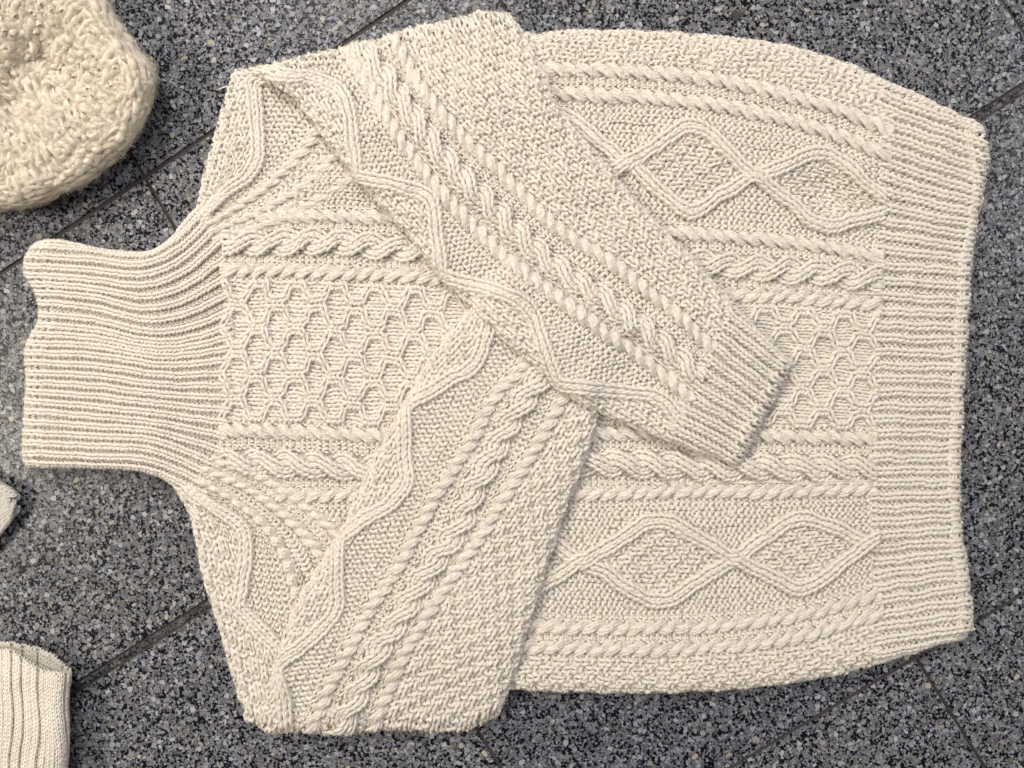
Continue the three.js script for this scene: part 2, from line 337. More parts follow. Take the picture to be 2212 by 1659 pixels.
// ---- stitch patterns for band k of a panel
const edgeSg = (pan, side) => side < 0 ? q => 1 - q / 100 : q => pan.nb - 1 + q / 100;   // q plan units outward from the inner guide
const bandSg = k => u => k + u;
function purlBand(pan, st, k, n, opt = {}) { for (let i = 0; i < n; i++) column(pan, st, opt.name || 'purl_ground', () => [k + (i + 0.5) / n, opt.h ?? -1.2], { face: () => 'P', variant: i, cols: n, ...opt }); }
function widthOf(pan, k, t) { const a = pan.guides[k](t), b = pan.guides[k + 1](t); return Math.hypot(a[0] - b[0], a[1] - b[1]); }
const mossFace = i => j => ((i + (j >> 1)) & 1) ? 'K' : 'P';
function twist(pan, st, k, { P = 31, phase = 0, hand = 1, lift = 3.8, fat = 1, gutter = true, ...o } = {}) {
  if (gutter) for (const u of [0.03, 0.97]) column(pan, st, 'purl_ground', () => [k + u, -2.4], { face: () => 'P', wide: 14, ...o });
  for (const s of [0, Math.PI]) for (const c of [-1, 0, 1]) column(pan, st, 'twist_cable', t => { const f = Math.PI * t / P + s + phase; return [k + 0.5 + 0.165 * hand * Math.cos(f) + c * 0.125, lift + 4.8 * Math.sin(f) - 1.2 * Math.abs(c)]; }, { wide: W * 0.98 * fat, rh: RH * 0.72, depth: 0.92, jig: 0.9, face: () => 'S', tilt: 0.1, variant: s ? c + 2 : c + 1, ...o });
}
function rope(pan, st, k, { P = 62, phase = 0, hand = 1, lift = 4.5, ...o } = {}) {
  for (const u of [0.02, 0.98]) column(pan, st, 'purl_ground', () => [k + u, -2.2], { face: () => 'P', wide: 14, ...o });
  for (const s of [0, Math.PI]) for (const c of [-0.5, 0.5]) column(pan, st, 'rope_cable', t => {
    const f = Math.PI * t / P + s + phase, g = Math.cos(f), w = g - 0.16 * Math.sin(2 * f) * 0;
    return [k + 0.5 + hand * 0.2 * w + c * 0.2, lift + 6.4 * Math.sin(f)];
  }, { wide: W * 0.94, rh: RH * 0.92, depth: 1, variant: c > 0 ? 1 : 0, ...o });
}
// travelling cords that part and meet: nodes = rising t of the crossings; amp, centre in shares of the band
function zig(nodes, t) {
  const n = nodes.length; let i = 0; while (i < n - 2 && t > nodes[i + 1]) i++;
  const f = (t - nodes[i]) / (nodes[i + 1] - nodes[i]), m = clamp(Math.min(f, 1 - f), -0.2, 1);
  const v = m * 2.2; return [v < 0.84 ? v : 1 - 0.16 * Math.exp(-(v - 0.84) / 0.16), i, Math.min(Math.abs(t - nodes[i]), Math.abs(t - nodes[i + 1]))];
}
function diamondBand(pan, st, k, n, nodes, amp, { tEnd = pan.T, ...o } = {}) {
  const off = t => t > tEnd ? -1 : amp * zig(nodes, t)[0];
  for (let i = 0; i < n; i++) {
    const u = (i + 0.5) / n, d = Math.abs(u - 0.5);
    column(pan, st, 'purl_ground', () => [k + u, -2.2], { face: () => 'P', variant: i, cols: n, when: (sg, t) => d > off(t) - 0.01, ...o });
    column(pan, st, 'moss_diamond', () => [k + u, -0.8], { face: mossFace(i), variant: i, cols: n, depth: 1.2, when: (sg, t) => d <= off(t) - 0.01, ...o });
  }
  const cw = W / (n * W);
  for (const s of [-1, 1]) for (const c of [-0.5, 0.5]) column(pan, st, 'diamond_cord', t => {
    const [z, i, near] = zig(nodes, t), side = s * (i & 1 ? -1 : 1);
    return [k + 0.5 + side * (amp * z - 0.012) + 0.022 * noise.noise(t * 0.016, s * 3 + k, 8) + c * cw * 0.86, 5.6 + (s > 0 ? 3.6 : -2) * Math.exp(-(near * near) / 500)];
  }, { wide: W * 0.98, rh: RH * 0.95, depth: 1.1, variant: c > 0 ? 1 : 0, t1: tEnd, ...o });
}
function honeycomb(pan, st, k, n, P, phase, o = {}) {
  for (let i = 0; i < n * 3; i++) column(pan, st, 'honeycomb_panel', () => [k + (i + 0.5) / (n * 3), -3.2], { variant: i, cols: n * 3, depth: 0.9, ...o });
  for (let i = 0; i < n; i++) column(pan, st, 'honeycomb_panel', t => {
    const q = Math.sin(2 * Math.PI * t / P + phase + 0.3 * noise.noise(t * 0.02, i * 3, 1)), w = Math.tanh(2.6 * q) / 0.99;
    return [k + (i + 0.5 + (i & 1 ? 1 : -1) * 0.31 * w) / n, 3.8];
  }, { wide: W * 0.98, rh: RH * 0.7, depth: 0.95, jig: 0.6, tilt: 0.1, variant: i, ...o });
}
function ribs(pan, st, k, n, o = {}) {                   // n knit ridges over band k
  for (let i = 0; i < n; i++) {
    column(pan, st, 'rib_stitch', () => [k + (i + 0.5) / n, o.high ?? 3.2], { variant: i, wide: o.kw ?? W, ...o });
    column(pan, st, 'rib_stitch', () => [k + (i + 1) / n, o.low ?? -4.2], { face: () => 'P', variant: i, wide: o.pw ?? W * 0.9, ...o });
  }
}
function mossEdge(pan, st, side, count, o = {}) { const f = edgeSg(pan, side); for (let i = 0; i < count; i++) column(pan, st, 'moss_stitch', t => [f((i + 0.5) * W * 0.97), 0], { jig: 1, depth: 1.1, face: mossFace(i), variant: i, ...o }); }

// ---------------------------------------------------------------- the sweater
const sweater = new THREE.Group(); sweater.name = 'knitted_sweater';
sweater.userData = { label: 'cream cable-knit turtleneck sweater lying flat with both sleeves folded over its front', category: 'sweater' };
scene.add(sweater);
const FL = 6;                                            // lowest yarn above the floor
const topEdge = curve([[480, 110], [900, 92], [1130, 80], [1300, 72], [1420, 75], [1550, 84], [1700, 106], [1850, 152], [1950, 196], [2050, 244], [2140, 288]]);
const botEdge = curve([[480, 1500], [1080, 1482], [1200, 1487], [1400, 1489], [1600, 1480], [1750, 1460], [1900, 1426], [2000, 1396], [2110, 1362]]);
const hemEdge = curve([[235, 2060], [255, 2092], [275, 2118], [305, 2133], [400, 2120], [540, 2096], [700, 2086], [850, 2076], [1050, 2069], [1120, 2069], [1200, 2080], [1300, 2092], [1340, 2095], [1362, 2088], [1380, 2070]]);
const lines = {
  A: [[900, 165], [1130, 152], [1300, 154], [1500, 168], [1700, 207], [1850, 254], [1940, 296], [2140, 372]],
  B: [[900, 212], [1130, 202], [1250, 205], [1500, 222], [1700, 260], [1850, 310], [1930, 342], [2140, 412]],
  C: [[480, 470], [700, 468], [900, 472], [1450, 504], [1600, 514], [1750, 530], [1910, 556], [2140, 575]],
  D: [[480, 528], [560, 527], [700, 525], [850, 538], [1200, 560], [1510, 570], [1640, 582], [1760, 590], [1900, 606], [2140, 620]],
  E: [[480, 582], [560, 584], [700, 587], [940, 600], [1300, 622], [1560, 634], [1700, 641], [1900, 657], [2140, 668]],
  F: [[480, 930], [560, 931], [700, 935], [850, 942], [1300, 938], [1500, 938], [1650, 942], [1900, 949], [2140, 950]],
  G: [[480, 998], [600, 1000], [800, 1012], [1280, 1000], [1500, 1006], [1700, 1010], [1850, 1011], [2140, 1010]],
  Hh: [[480, 1070], [650, 1070], [850, 1064], [1260, 1066], [1500, 1062], [1700, 1060], [1880, 1056], [2140, 1056]],
  I: [[480, 1352], [1140, 1350], [1400, 1355], [1600, 1345], [1750, 1322], [1880, 1286], [2140, 1246]],
  J: [[480, 1398], [1140, 1396], [1400, 1401], [1600, 1391], [1750, 1368], [1890, 1327], [2140, 1284]],
};
const ln = Object.fromEntries(Object.entries(lines).map(([k, v]) => [k, curve(v)]));
const off = (f, d) => x => f(x) + d;
const bodyGuides = [topEdge, off(ln.A, -22), off(ln.A, 22), off(ln.B, -22), off(ln.B, 22), off(ln.C, -20), off(ln.C, 20), off(ln.D, -36), off(ln.D, 34), off(ln.E, -20), off(ln.E, 21), off(ln.F, -21), off(ln.F, 20), off(ln.G, -36), off(ln.G, 35), off(ln.Hh, -20), off(ln.Hh, 20), off(ln.I, -20), off(ln.I, 21), off(ln.J, -21), off(ln.J, 21), botEdge];
// t runs from the hem edge towards the neck; rows bend with the hem edge and straighten out inside
const rowX = (g, t) => { const xh = hemEdge(g(2080)); return xh - t * (1 + (xh - 2090) / 190 * Math.max(0, 1 - t / 420) * 0.45) - (xh - 2090) * smooth(0, 420, t) * 0.5; };
const asGuide = g => t => { const x = rowX(g, t); return [x, g(x)]; };

// outlines in the picture, used to lay cloth on cloth
const upperPoly = [[520, 160], [600, 128], [740, 86], [900, 55], [1080, 25], [1125, 75], [1165, 150], [1200, 240], [1280, 330], [1370, 440], [1470, 540], [1560, 640], [1630, 715], [1702, 795], [1650, 890], [1590, 1000], [1400, 930], [1240, 860], [1130, 765], [1060, 700], [1000, 640], [950, 590], [870, 490], [780, 390], [700, 290], [660, 235], [620, 195], [560, 165]];
const lowerPoly = [[555, 1572], [575, 1510], [600, 1430], [640, 1310], [690, 1230], [740, 1150], [790, 1040], [830, 960], [870, 890], [920, 800], [960, 740], [1010, 690], [1100, 560], [1380, 700], [1320, 800], [1285, 890], [1250, 1000], [1220, 1080], [1190, 1170], [1160, 1260], [1130, 1370], [1095, 1480], [1050, 1568]];
const bodyPoly = [[490, 200], [560, 90], [1130, 80], [1420, 75], [1700, 106], [1950, 196], [2110, 272], [2134, 300], [2096, 540], [2069, 1080], [2098, 1370], [1900, 1426], [1600, 1480], [1400, 1489], [1080, 1482], [560, 1500], [450, 1230], [400, 1060], [430, 470]];
const bodyTop = (x, y) => FL + 38 * smooth(-6, 44, signed(bodyPoly, x, y));
const lowerTop = (x, y) => 27 * smooth(-30, 46, signed(lowerPoly, x, y));
const keepBody = (x, y, m) => {
  if (signed(upperPoly, x, y) > 60 + m || signed(lowerPoly, x, y) > 60 + m) return false;
  // shoulder seams and the wedge against the collar
  if (y < 700 && y < 508 - (x - 470) * 0.4 + m && x < 780) return x > 640 + m && y > 330;
  if (y > 900 && x < 800 && y > 1030 + (x - 545) * 0.8 - m && x < 760) return false;
  return x > 480 + m;
};
const newPart = (pan, env, name, range, parent = sweater, mat = M.cream, stepS = 8, tR) => { const m = pan.sheet(env, mat, name, range, stepS, tR); parent.add(m); return m; };
const HEM = 190;
{
  seed = 101;
  const dents = [[1785, 425, -13, 48, 42], [1700, 330, 5, 60, 40], [1490, 356, 4, 80, 55], [1420, 1195, 5, 80, 55], [1770, 1190, 5, 70, 50], [1620, 800, -4, 90, 60], [700, 760, 4, 140, 90], [1560, 1320, -4, 160, 30]];
  const bodyBase = (x, y) => FL + dents.reduce((a, [cx, cy, h, rx, ry]) => a + h * Math.exp(-(((x - cx) / rx) ** 2) - ((y - cy) / ry) ** 2), 0);
  const pan = new Panel({ guides: bodyGuides.map(asGuide), T: 1610, H: 38, base: bodyBase, roll: [27, 27], seedAt: 0, keep: keepBody, noiseHeight: 5, noiseAmp: 4 });
  const st = new Stitches(), o = { t0: HEM };
  mossEdge(pan, st, -1, 8, o);
  twist(pan, st, 1, { ...o, P: 33 });
  purlBand(pan, st, 2, 1, { ...o });
  twist(pan, st, 3, { ...o, P: 33, phase: 1 });
  const xs = n => n.map(x => 2088 - x);
  diamondBand(pan, st, 4, 13, [155, 468, 742, 1030, 1320, 1610], 0.40, { ...o, tEnd: 1000 });
  twist(pan, st, 5, { ...o, P: 32, phase: 2 });
  rope(pan, st, 7, { ...o, P: 64, hand: -1 });
  purlBand(pan, st, 6, 1, { ...o, wide: 7, h: -3 }); purlBand(pan, st, 8, 1, { ...o, wide: 8, h: -3 });
  twist(pan, st, 9, { ...o, P: 32, hand: -1 });
  honeycomb(pan, st, 10, 6, 84, 0.4, o);
  twist(pan, st, 11, { ...o, P: 32 });
  purlBand(pan, st, 12, 1, { ...o, wide: 8, h: -3 }); purlBand(pan, st, 14, 1, { ...o, wide: 8, h: -3 });
  rope(pan, st, 13, { ...o, P: 64, phase: 0.5 });
  twist(pan, st, 15, { ...o, P: 32, phase: 2.4, hand: -1 });
  diamondBand(pan, st, 16, 13, [206, 496, 826, 1130, 1430, 1700], 0.37, { ...o, tEnd: 1130 });
  twist(pan, st, 17, { ...o, P: 33, hand: -1 });
  twist(pan, st, 19, { ...o, P: 33, hand: -1, phase: 1.4 });
  mossEdge(pan, st, 1, 8, o);
  const body = newPart(pan, (s, t) => [1, 3, 5, 7, 9, 11, 13, 15, 17, 19].includes(Math.floor(s)) ? 3.5 * Math.sin(Math.PI * (s - Math.floor(s))) : -0.6, 'body', [0.15, 20.85], sweater, M.cream, 4, [HEM - 8, 1610]);
  st.build(body, M.cream, LOOPS);

  // ribbed hem below it
  const hg = [topEdge, off(ln.B, 0), off(ln.C, 0), off(ln.E, 0), x => (ln.E(x) + ln.F(x)) / 2, off(ln.F, 0), off(ln.Hh, 0), off(x => (ln.Hh(x) + ln.I(x)) / 2, 0), off(ln.I, 0), botEdge];
  const hp = new Panel({ guides: hg.map(asGuide), T: HEM + 8, H: 38, base: bodyBase, roll: [27, 27], seedAt: 0, noiseHeight: 5, noiseAmp: 4, ends: [{ R: 12, dir: [-1, 0], at: (x, y) => hemEdge(y) - x }] });
  const hs = new Stitches(), ro = { rh: RH * 0.95, t0: -20, t1: HEM + 6, high: 2.4, low: -4.6, kw: 18.5, pw: 12.5, depth: 0.95 };
  const pitch = 29;
  for (let k = 1; k < hp.nb - 1; k++) ribs(hp, hs, k, Math.max(1, Math.round(widthOf(hp, k, 80) / pitch)), ro);
  for (const side of [-1, 1]) { const f = edgeSg(hp, side); for (let i = 0; i < 7; i++) { column(hp, hs, 'rib_stitch', () => [f((i + 0.5) * pitch), 2.2], { ...ro, wide: ro.kw, variant: i }); column(hp, hs, 'rib_stitch', () => [f(i * pitch), -4.6], { ...ro, wide: ro.pw, face: () => 'P', variant: i }); } }
  // cast-on chain along the edge
  for (let k = 1; k < hp.nb - 1; k++) chain(hp, hs, 'edge_chain', steps(k, k + 1, Math.max(2, Math.round(widthOf(hp, k, 40) / 10.5))), 12, 0.5, { wide: 12 });
  chain(hp, hs, 'edge_chain', steps(-0.2, 1, 11), 12, 0.5, { wide: 12 }); chain(hp, hs, 'edge_chain', steps(hp.nb - 1, hp.nb + 0.2, 11), 12, 0.5, { wide: 12 });
  const hem = newPart(hp, () => -1.5, 'hem_ribbing', [-0.35, hp.nb + 0.25], sweater, M.cream, 8, [-14, HEM + 8]);
  hs.build(hem, M.cream, LOOPS);
}
// ---- collar
{
  seed = 202;
  const raw = [
    [[72, 533], [110, 523], [240, 545], [325, 546], [372, 517], [402, 482], [432, 448]],
    [[57, 585], [200, 594], [325, 602], [405, 566], [470, 505]],
    [[84, 639], [208, 653], [312, 677], [382, 670], [494, 618]],
    [[87, 692], [208, 703], [340, 730], [430, 718], [496, 692]],
    [[60, 750], [208, 757], [365, 778], [496, 765]],
    [[62, 815], [208, 823], [366, 842], [494, 846]],
    [[59, 875], [208, 889], [368, 906], [488, 926]],
    [[55, 945], [208, 952], [330, 960], [400, 985], [470, 1018]],
    [[57, 1003], [208, 1007], [312, 1014], [365, 1036], [394, 1066], [420, 1110]],
  ].map(path2);
  const T = 436, guides = raw.map(f => t => f(1 - t / T));
  const edge = curve([[516, 110], [526, 86], [540, 68], [585, 57], [639, 84], [692, 87], [750, 60], [815, 62], [875, 59], [945, 55], [990, 57], [1004, 66], [1012, 86]]);
  const pan = new Panel({ guides, T: T + 40, H: 42, roll: [26, 26], seedAt: 3, noiseAmp: 1.2, noiseHeight: 2, base: (x, y) => FL - 3 * smooth(300, 480, x) + 5 * smooth(150, 300, x) * (1 - smooth(330, 400, x)), ends: [{ R: 30, dir: [1, 0], at: (x, y) => x - edge(y) }] });
  const st = new Stitches(), o = { rh: 9.4, t0: -6, t1: T + 40, high: 2.4, low: -4.8, kw: 15.5, pw: 9, depth: 0.8 };
  for (let k = 1; k < pan.nb - 1; k++) ribs(pan, st, k, Math.max(2, Math.round(widthOf(pan, k, T * 0.8) / 22)), o);
  for (const side of [-1, 1]) { const f = edgeSg(pan, side); for (let i = 0; i < 5; i++) { column(pan, st, 'rib_stitch', () => [f((i + 0.5) * 22), 2], { ...o, wide: 15.5, variant: i }); column(pan, st, 'rib_stitch', () => [f(i * 22), -4.8], { ...o, wide: 9, face: () => 'P', variant: i }); } }
  const collar = newPart(pan, () => -1, 'collar', [0.05, pan.nb - 0.05], sweater, M.cream, 12, [-8, T + 36]);
  st.build(collar, M.cream, LOOPS);
}
// ---- shoulders: the saddles between collar and sleeves
function shoulder(raw, bands, T, seedAt, base, keep, ends = []) {
  const guides = raw.map(path2).map(f => t => f(t / T));
  const pan = new Panel({ guides, T, H: 38, base, roll: [17, 0], seedAt, noiseAmp: 2, noiseHeight: 3, keep, ends });
  const st = new Stitches();
  bands(pan, st);
  const part = newPart(pan, () => -0.5, 'shoulder', [0.3, pan.nb], sweater, M.cream, 8);
  st.build(part, M.cream, LOOPS);
}
const keepUnder = (x, y, m) => signed(upperPoly, x, y) < 45 - m && signed(lowerPoly, x, y) < 45 - m;
function saddleBands(nodes) {
  return (pan, st) => {
    // half a diamond round the left edge: moss inside, purl outside, three-stitch cord
    const f = edgeSg(pan, -1), reach = t => 1 - zig(nodes, t)[0];
    for (let i = 0; i < 6; i++) {
      const q = (i + 0.5) * W * 0.95;
      column(pan, st, 'moss_diamond', () => [f(q), -0.5], { face: mossFace(i), variant: i });
    }
    for (let i = 0; i < 5; i++) {
      const u = (i + 0.5) / 5;
      column(pan, st, 'purl_ground', () => [1 + u, -2], { face: () => 'P', cols: 5, variant: i, when: (s, t) => u > zig(nodes, t)[0] - 0.05 });
      column(pan, st, 'moss_diamond', () => [1 + u, -0.5], { face: mossFace(i), cols: 5, variant: i, when: (s, t) => u <= zig(nodes, t)[0] - 0.05 });
    }
    for (const c of [-0.5, 0.5]) column(pan, st, 'diamond_cord', t => [1 + 0.9 * zig(nodes, t)[0] + c * 0.2, 4.4], { wide: W * 0.95, rh: RH * 0.95, depth: 1.05, variant: c > 0 ? 1 : 0 });
    for (let i = 0; i < 2; i++) column(pan, st, 'purl_ground', () => [2 + (i + 0.5) / 2, -2], { face: () => 'P', cols: 2, variant: i });
    twist(pan, st, 3, { P: 30, hand: -1, fat: 0.95 });
    purlBand(pan, st, 4, 1);
    twist(pan, st, 5, { P: 30, hand: -1, fat: 0.95, phase: 1 });
    purlBand(pan, st, 6, 1);
    twist(pan, st, 7, { P: 30, hand: -1, fat: 0.95, phase: 2 });
  };
}
seed = 303;
shoulder([
  [[428, 470], [440, 400], [455, 340], [472, 285], [490, 222], [503, 180], [520, 140], [545, 110]],
  [[436, 478], [462, 425], [482, 370], [505, 300], [522, 240], [540, 200], [565, 155], [590, 125]],
  [[440, 482], [500, 430], [545, 385], [585, 330], [612, 280], [640, 230], [675, 175]],
  [[444, 487], [510, 440], [565, 398], [615, 348], [650, 300], [680, 258], [715, 200]],
  [[449, 494], [525, 452], [585, 414], [640, 366], [680, 325], [710, 285], [745, 230]],
  [[453, 499], [535, 461], [600, 424], [655, 384], [700, 340], [725, 305], [760, 250]],
  [[459, 507], [550, 474], [620, 440], [680, 404], [725, 364], [755, 330], [790, 280]],
  [[462, 511], [558, 482], [632, 450], [692, 416], [740, 380], [770, 345], [805, 300]],
  [[468, 524], [570, 500], [650, 468], [715, 432], [765, 398], [795, 365], [830, 320]],
], saddleBands([-15, 330, 680]), 400, 5, () => FL - 3, (x, y, m) => keepUnder(x, y, m) && (x - 520) * 0.243 + (y - 158) * 0.97 > 12 + m * 0.5);
seed = 304;
shoulder([
  [[386, 1058], [414, 1108], [430, 1168], [444, 1249], [476, 1344], [500, 1430], [530, 1530], [546, 1572], [560, 1610]],
  [[404, 1052], [446, 1100], [474, 1160], [492, 1230], [516, 1310], [536, 1400], [558, 1500], [576, 1565], [590, 1610]],
  [[416, 1046], [478, 1088], [540, 1142], [572, 1200], [594, 1280], [610, 1360], [625, 1440], [636, 1510], [645, 1570]],
  [[424, 1040], [496, 1082], [568, 1146], [600, 1200], [618, 1260], [636, 1330], [650, 1400], [662, 1460], [672, 1530]],
  [[432, 1030], [512, 1072], [590, 1130], [630, 1186], [650, 1250], [668, 1310], [690, 1380], [700, 1430]],
  [[438, 1020], [524, 1060], [602, 1118], [652, 1170], [690, 1230], [715, 1290], [735, 1350], [745, 1400]],
  [[450, 1004], [548, 1046], [628, 1102], [684, 1156], [724, 1210], [755, 1270], [780, 1330], [790, 1370]],
  [[456, 998], [558, 1038], [640, 1092], [700, 1144], [742, 1196], [780, 1250], [810, 1310], [820, 1350]],
  [[470, 984], [590, 1030], [668, 1084], [732, 1136], [780, 1190], [820, 1240], [850, 1290], [870, 1330]],
], saddleBands([-15, 268, 560]), 555, 6, (x, y) => FL - 1, keepUnder, [{ R: 24, dir: [0, -1], at: (x, y) => 1575 - 24 * (1 - smooth(538, 585, x)) - y }]);

// ---- sleeves: straight frames, p along the sleeve, q across it
function frame(e, origin) {
  const n = [-e[1], e[0]];
  const to = ([x, y]) => [(x - origin[0]) * e[0] + (y - origin[1]) * e[1], (x - origin[0]) * n[0] + (y - origin[1]) * n[1]];
  const back = (p, q) => [origin[0] + e[0] * p + n[0] * q, origin[1] + e[1] * p + n[1] * q];
  return { to, back, line: pts => curve(pts.map(to)) };
}
function halfDiamond(pan, st, side, nodes, reachPx, cols, o) {    // purl from the twist outwards, a cord zigzagging off the edge, moss inside it
  const f = edgeSg(pan, side), inner = side < 0 ? 1 : pan.nb - 1, outer = side < 0 ? 0 : pan.nb;
  const L = t => { const a = pan.guides[inner](t), b = pan.guides[outer](t); return Math.hypot(a[0] - b[0], a[1] - b[1]); };
  const cord = t => L(t) - reachPx * zig(nodes, t)[0];
  for (let i = 0; i < cols; i++) {
    const q = (i + 0.5) * W * 0.97;
    column(pan, st, 'purl_ground', () => [f(q), -2], { face: () => 'P', variant: i, when: (s, t) => q < cord(t), ...o });
    column(pan, st, 'moss_diamond', () => [f(q), -0.6], { face: mossFace(i), variant: i, when: (s, t) => q >= cord(t), ...o });
  }
  for (const c of [-0.5, 0.5]) column(pan, st, 'diamond_cord', t => [f(cord(t) + 5 * noise.noise(t * 0.015, 3, side) + c * 16.5), 3.2], { wide: W * 0.98, rh: RH * 0.95, depth: 1.05, variant: c > 0 ? 1 : 0, ...o });
}
{ // lower sleeve: from its fold at the bottom up to the hidden cuff
  seed = 404;
  const fr = frame([0.497, -0.868], [800, 1570]);
  const Lq = fr.line([[528, 1640], [555, 1572], [578, 1510], [602, 1430], [640, 1312], [690, 1226], [740, 1146], [790, 1040], [830, 960], [870, 886], [920, 800], [960, 740], [1010, 686], [1060, 610]]);
  const tw1 = fr.line([[640, 1620], [690, 1532], [720, 1460], [748, 1413], [800, 1312], [852, 1236], [914, 1120], [949, 1056], [984, 1004], [1025, 938], [1060, 868], [1123, 795], [1180, 700]]);
  const rp = fr.line([[715, 1600], [762, 1517], [807, 1420], [862, 1333], [921, 1236], [998, 1122], [1018, 1063], [1060, 990], [1095, 920], [1154, 833], [1220, 730]]);
  const tw2 = fr.line([[790, 1600], [838, 1493], [866, 1423], [907, 1354], [963, 1264], [1019, 1187], [1060, 1122], [1098, 1056], [1147, 983], [1175, 934], [1213, 861], [1275, 770]]);
  const Rq = fr.line([[1035, 1620], [1062, 1558], [1096, 1480], [1130, 1370], [1162, 1260], [1192, 1170], [1222, 1080], [1253, 1000], [1287, 890], [1318, 800]]);
  const T = 1090, P0 = -90, qs = [Lq, p => tw1(p) - 20, p => tw1(p) + 20, p => rp(p) - 33, p => rp(p) + 33, p => tw2(p) - 20, p => tw2(p) + 20, Rq];
  const guides = qs.map(g => t => { const p = P0 + T - t; return fr.back(p, g(p)); });
  const pan = new Panel({ guides, T, H: 36, base: (x, y) => FL + 38 * (1 - smooth(1370, 1600, y)), roll: [30, 30], seedAt: 11, noiseHeight: 7, noiseAmp: 3,
    keep: (x, y, m) => signed(upperPoly, x, y) < 70 - m, ends: [{ R: 22, dir: [0, -1], at: (x, y) => 1575 - (x - 555) * 0.012 + 2.5 * Math.sin(x * 0.028) - 26 * smooth(1010, 1075, x) - y }] });
  const st = new Stitches(), tt = p => P0 + T - p, o = {};
  const nodeP = [[1040, 600], [900, 893], [742, 1168], [605, 1440], [470, 1700]].map(p => tt(fr.to(p)[0]));
  halfDiamond(pan, st, -1, nodeP, 82, 15, o);
  twist(pan, st, 1, { P: 30, hand: 1 });
  purlBand(pan, st, 2, 1);
  rope(pan, st, 3, { P: 56, hand: 1 });
  purlBand(pan, st, 4, 1);
  twist(pan, st, 5, { P: 30, hand: 1, phase: 1 });
  mossEdge(pan, st, 1, 19, o);
  const part = newPart(pan, (s, t) => [1, 3, 5].includes(Math.floor(s)) ? 3 * Math.sin(Math.PI * (s - Math.floor(s))) : -0.6, 'sleeve', [-1.6, pan.nb + 2.2], sweater, M.cream, 12);
  st.build(part, M.cream, LOOPS);
}
{ // upper sleeve with its cuff, lying over the other one
  seed = 505;
  const e = [0.70, 0.714], fr = frame(e, [700, 60]);
  const Lq = fr.line([[440, 90], [520, 158], [575, 166], [625, 196], [662, 238], [700, 288], [780, 388], [870, 488], [950, 588], [1000, 640], [1060, 700], [1130, 764], [1240, 856], [1400, 930], [1500, 966], [1592, 1004], [1650, 1030]]);
  const tw2 = fr.line([[700, 40], [755, 120], [782, 163], [814, 215], [841, 265], [887, 335], [970, 434], [1043, 512], [1090, 556], [1164, 615], [1234, 667], [1303, 719], [1373, 766], [1460, 835], [1560, 920], [1640, 985]]);
  const rp = fr.line([[700, 0], [758, 80], [800, 132], [835, 174], [866, 215], [900, 264], [932, 312], [970, 356], [1008, 397], [1046, 434], [1105, 496], [1160, 545], [1216, 590], [1268, 625], [1320, 660], [1390, 717], [1442, 757], [1500, 806], [1600, 886], [1680, 950]]);
  const tw1 = fr.line([[800, -20], [840, 55], [866, 111], [907, 184], [956, 250], [1001, 299], [1046, 340], [1095, 389], [1157, 451], [1216, 503], [1268, 549], [1324, 570], [1390, 625], [1460, 677], [1520, 738], [1630, 835], [1700, 895]].filter(p => p[0] !== 1268));
  const Rq = fr.line([[1040, -60], [1082, 22], [1127, 75], [1167, 150], [1205, 240], [1280, 330], [1372, 440], [1470, 540], [1562, 640], [1632, 715], [1704, 790], [1740, 830]]);
  const pTop = -160, pEnd = fr.to([1650, 895])[0] + 60, T = pEnd - pTop;
  const mk = qs => qs.map(g => t => { const p = pEnd - t; return fr.back(p, g(p)); });
  const lift = (x, y) => { const l = lowerTop(x, y); return FL + 36 * smooth(-30, 190, foldAt(x, y)) + l * 0.95 + 30 * Math.exp(-(((x - 600) / 75) ** 2 + ((y - 195) / 75) ** 2)); };
  const foldAt = (x, y) => (x - 520) * 0.243 + (y - 158) * 0.97 - 6 * Math.sin(clamp((x - 520) / 560, 0, 1) * Math.PI) - 24 * smooth(1035, 1100, x) + 2.5 * Math.sin(x * 0.03);
  const cuffAt = (x, y) => (1702 - x) * 0.881 + (793 - y) * 0.473;
  const ends = [{ R: 22, dir: [0.243, 0.97], at: foldAt }, { R: 12, dir: [-0.881, -0.473], at: cuffAt }];
  const common = { T, H: 37, base: lift, roll: [30, 30], seedAt: 17, noiseHeight: 7, noiseAmp: 3, ends };
  const cuffLine = curve([[-200, 0], [0, 0]].map(p => p)); // unused slope placeholder for the straight cuff seam
  const isCuff = (x, y) => cuffAt(x, y) < 152 + 14 * Math.sin((x - 1500) * 0.02);
  // frames have q growing to the lower left, so the moss side comes first
  const pan = new Panel({ guides: mk([Rq, p => tw1(p) - 19, p => tw1(p) + 20, p => rp(p) - 33, p => rp(p) + 34, p => tw2(p) - 20, p => tw2(p) + 20, Lq]), ...common });
  const st = new Stitches(), tt = p => pEnd - p, o = { when: (s, t, x, y) => !isCuff(x, y) };
  const both = (w) => (s, t, x, y) => !isCuff(x, y) && (!w || w(s, t, x, y));
  const nodeP = [[1520, 985], [1190, 840], [960, 590], [770, 385], [560, 170]].map(p => tt(fr.to(p)[0]));
  pan.keep = (x, y, m) => !isCuff(x, y) || m < 0;
  mossEdge(pan, st, -1, 20);
  twist(pan, st, 1, { P: 30, hand: 1 });
  purlBand(pan, st, 2, 1);
  rope(pan, st, 3, { P: 55, hand: 1 });
  purlBand(pan, st, 4, 1);
  twist(pan, st, 5, { P: 30, hand: 1, phase: 1 });
  halfDiamond(pan, st, 1, nodeP, 84, 15, {});
  const part = newPart(pan, (s, t) => [1, 3, 5].includes(Math.floor(s)) ? 3 * Math.sin(Math.PI * (s - Math.floor(s))) : -0.6, 'sleeve', [-1.6, pan.nb + 1.6], sweater, M.cream, 12);
  part.userData.label = 'sleeve lying on top with its ribbed cuff showing';
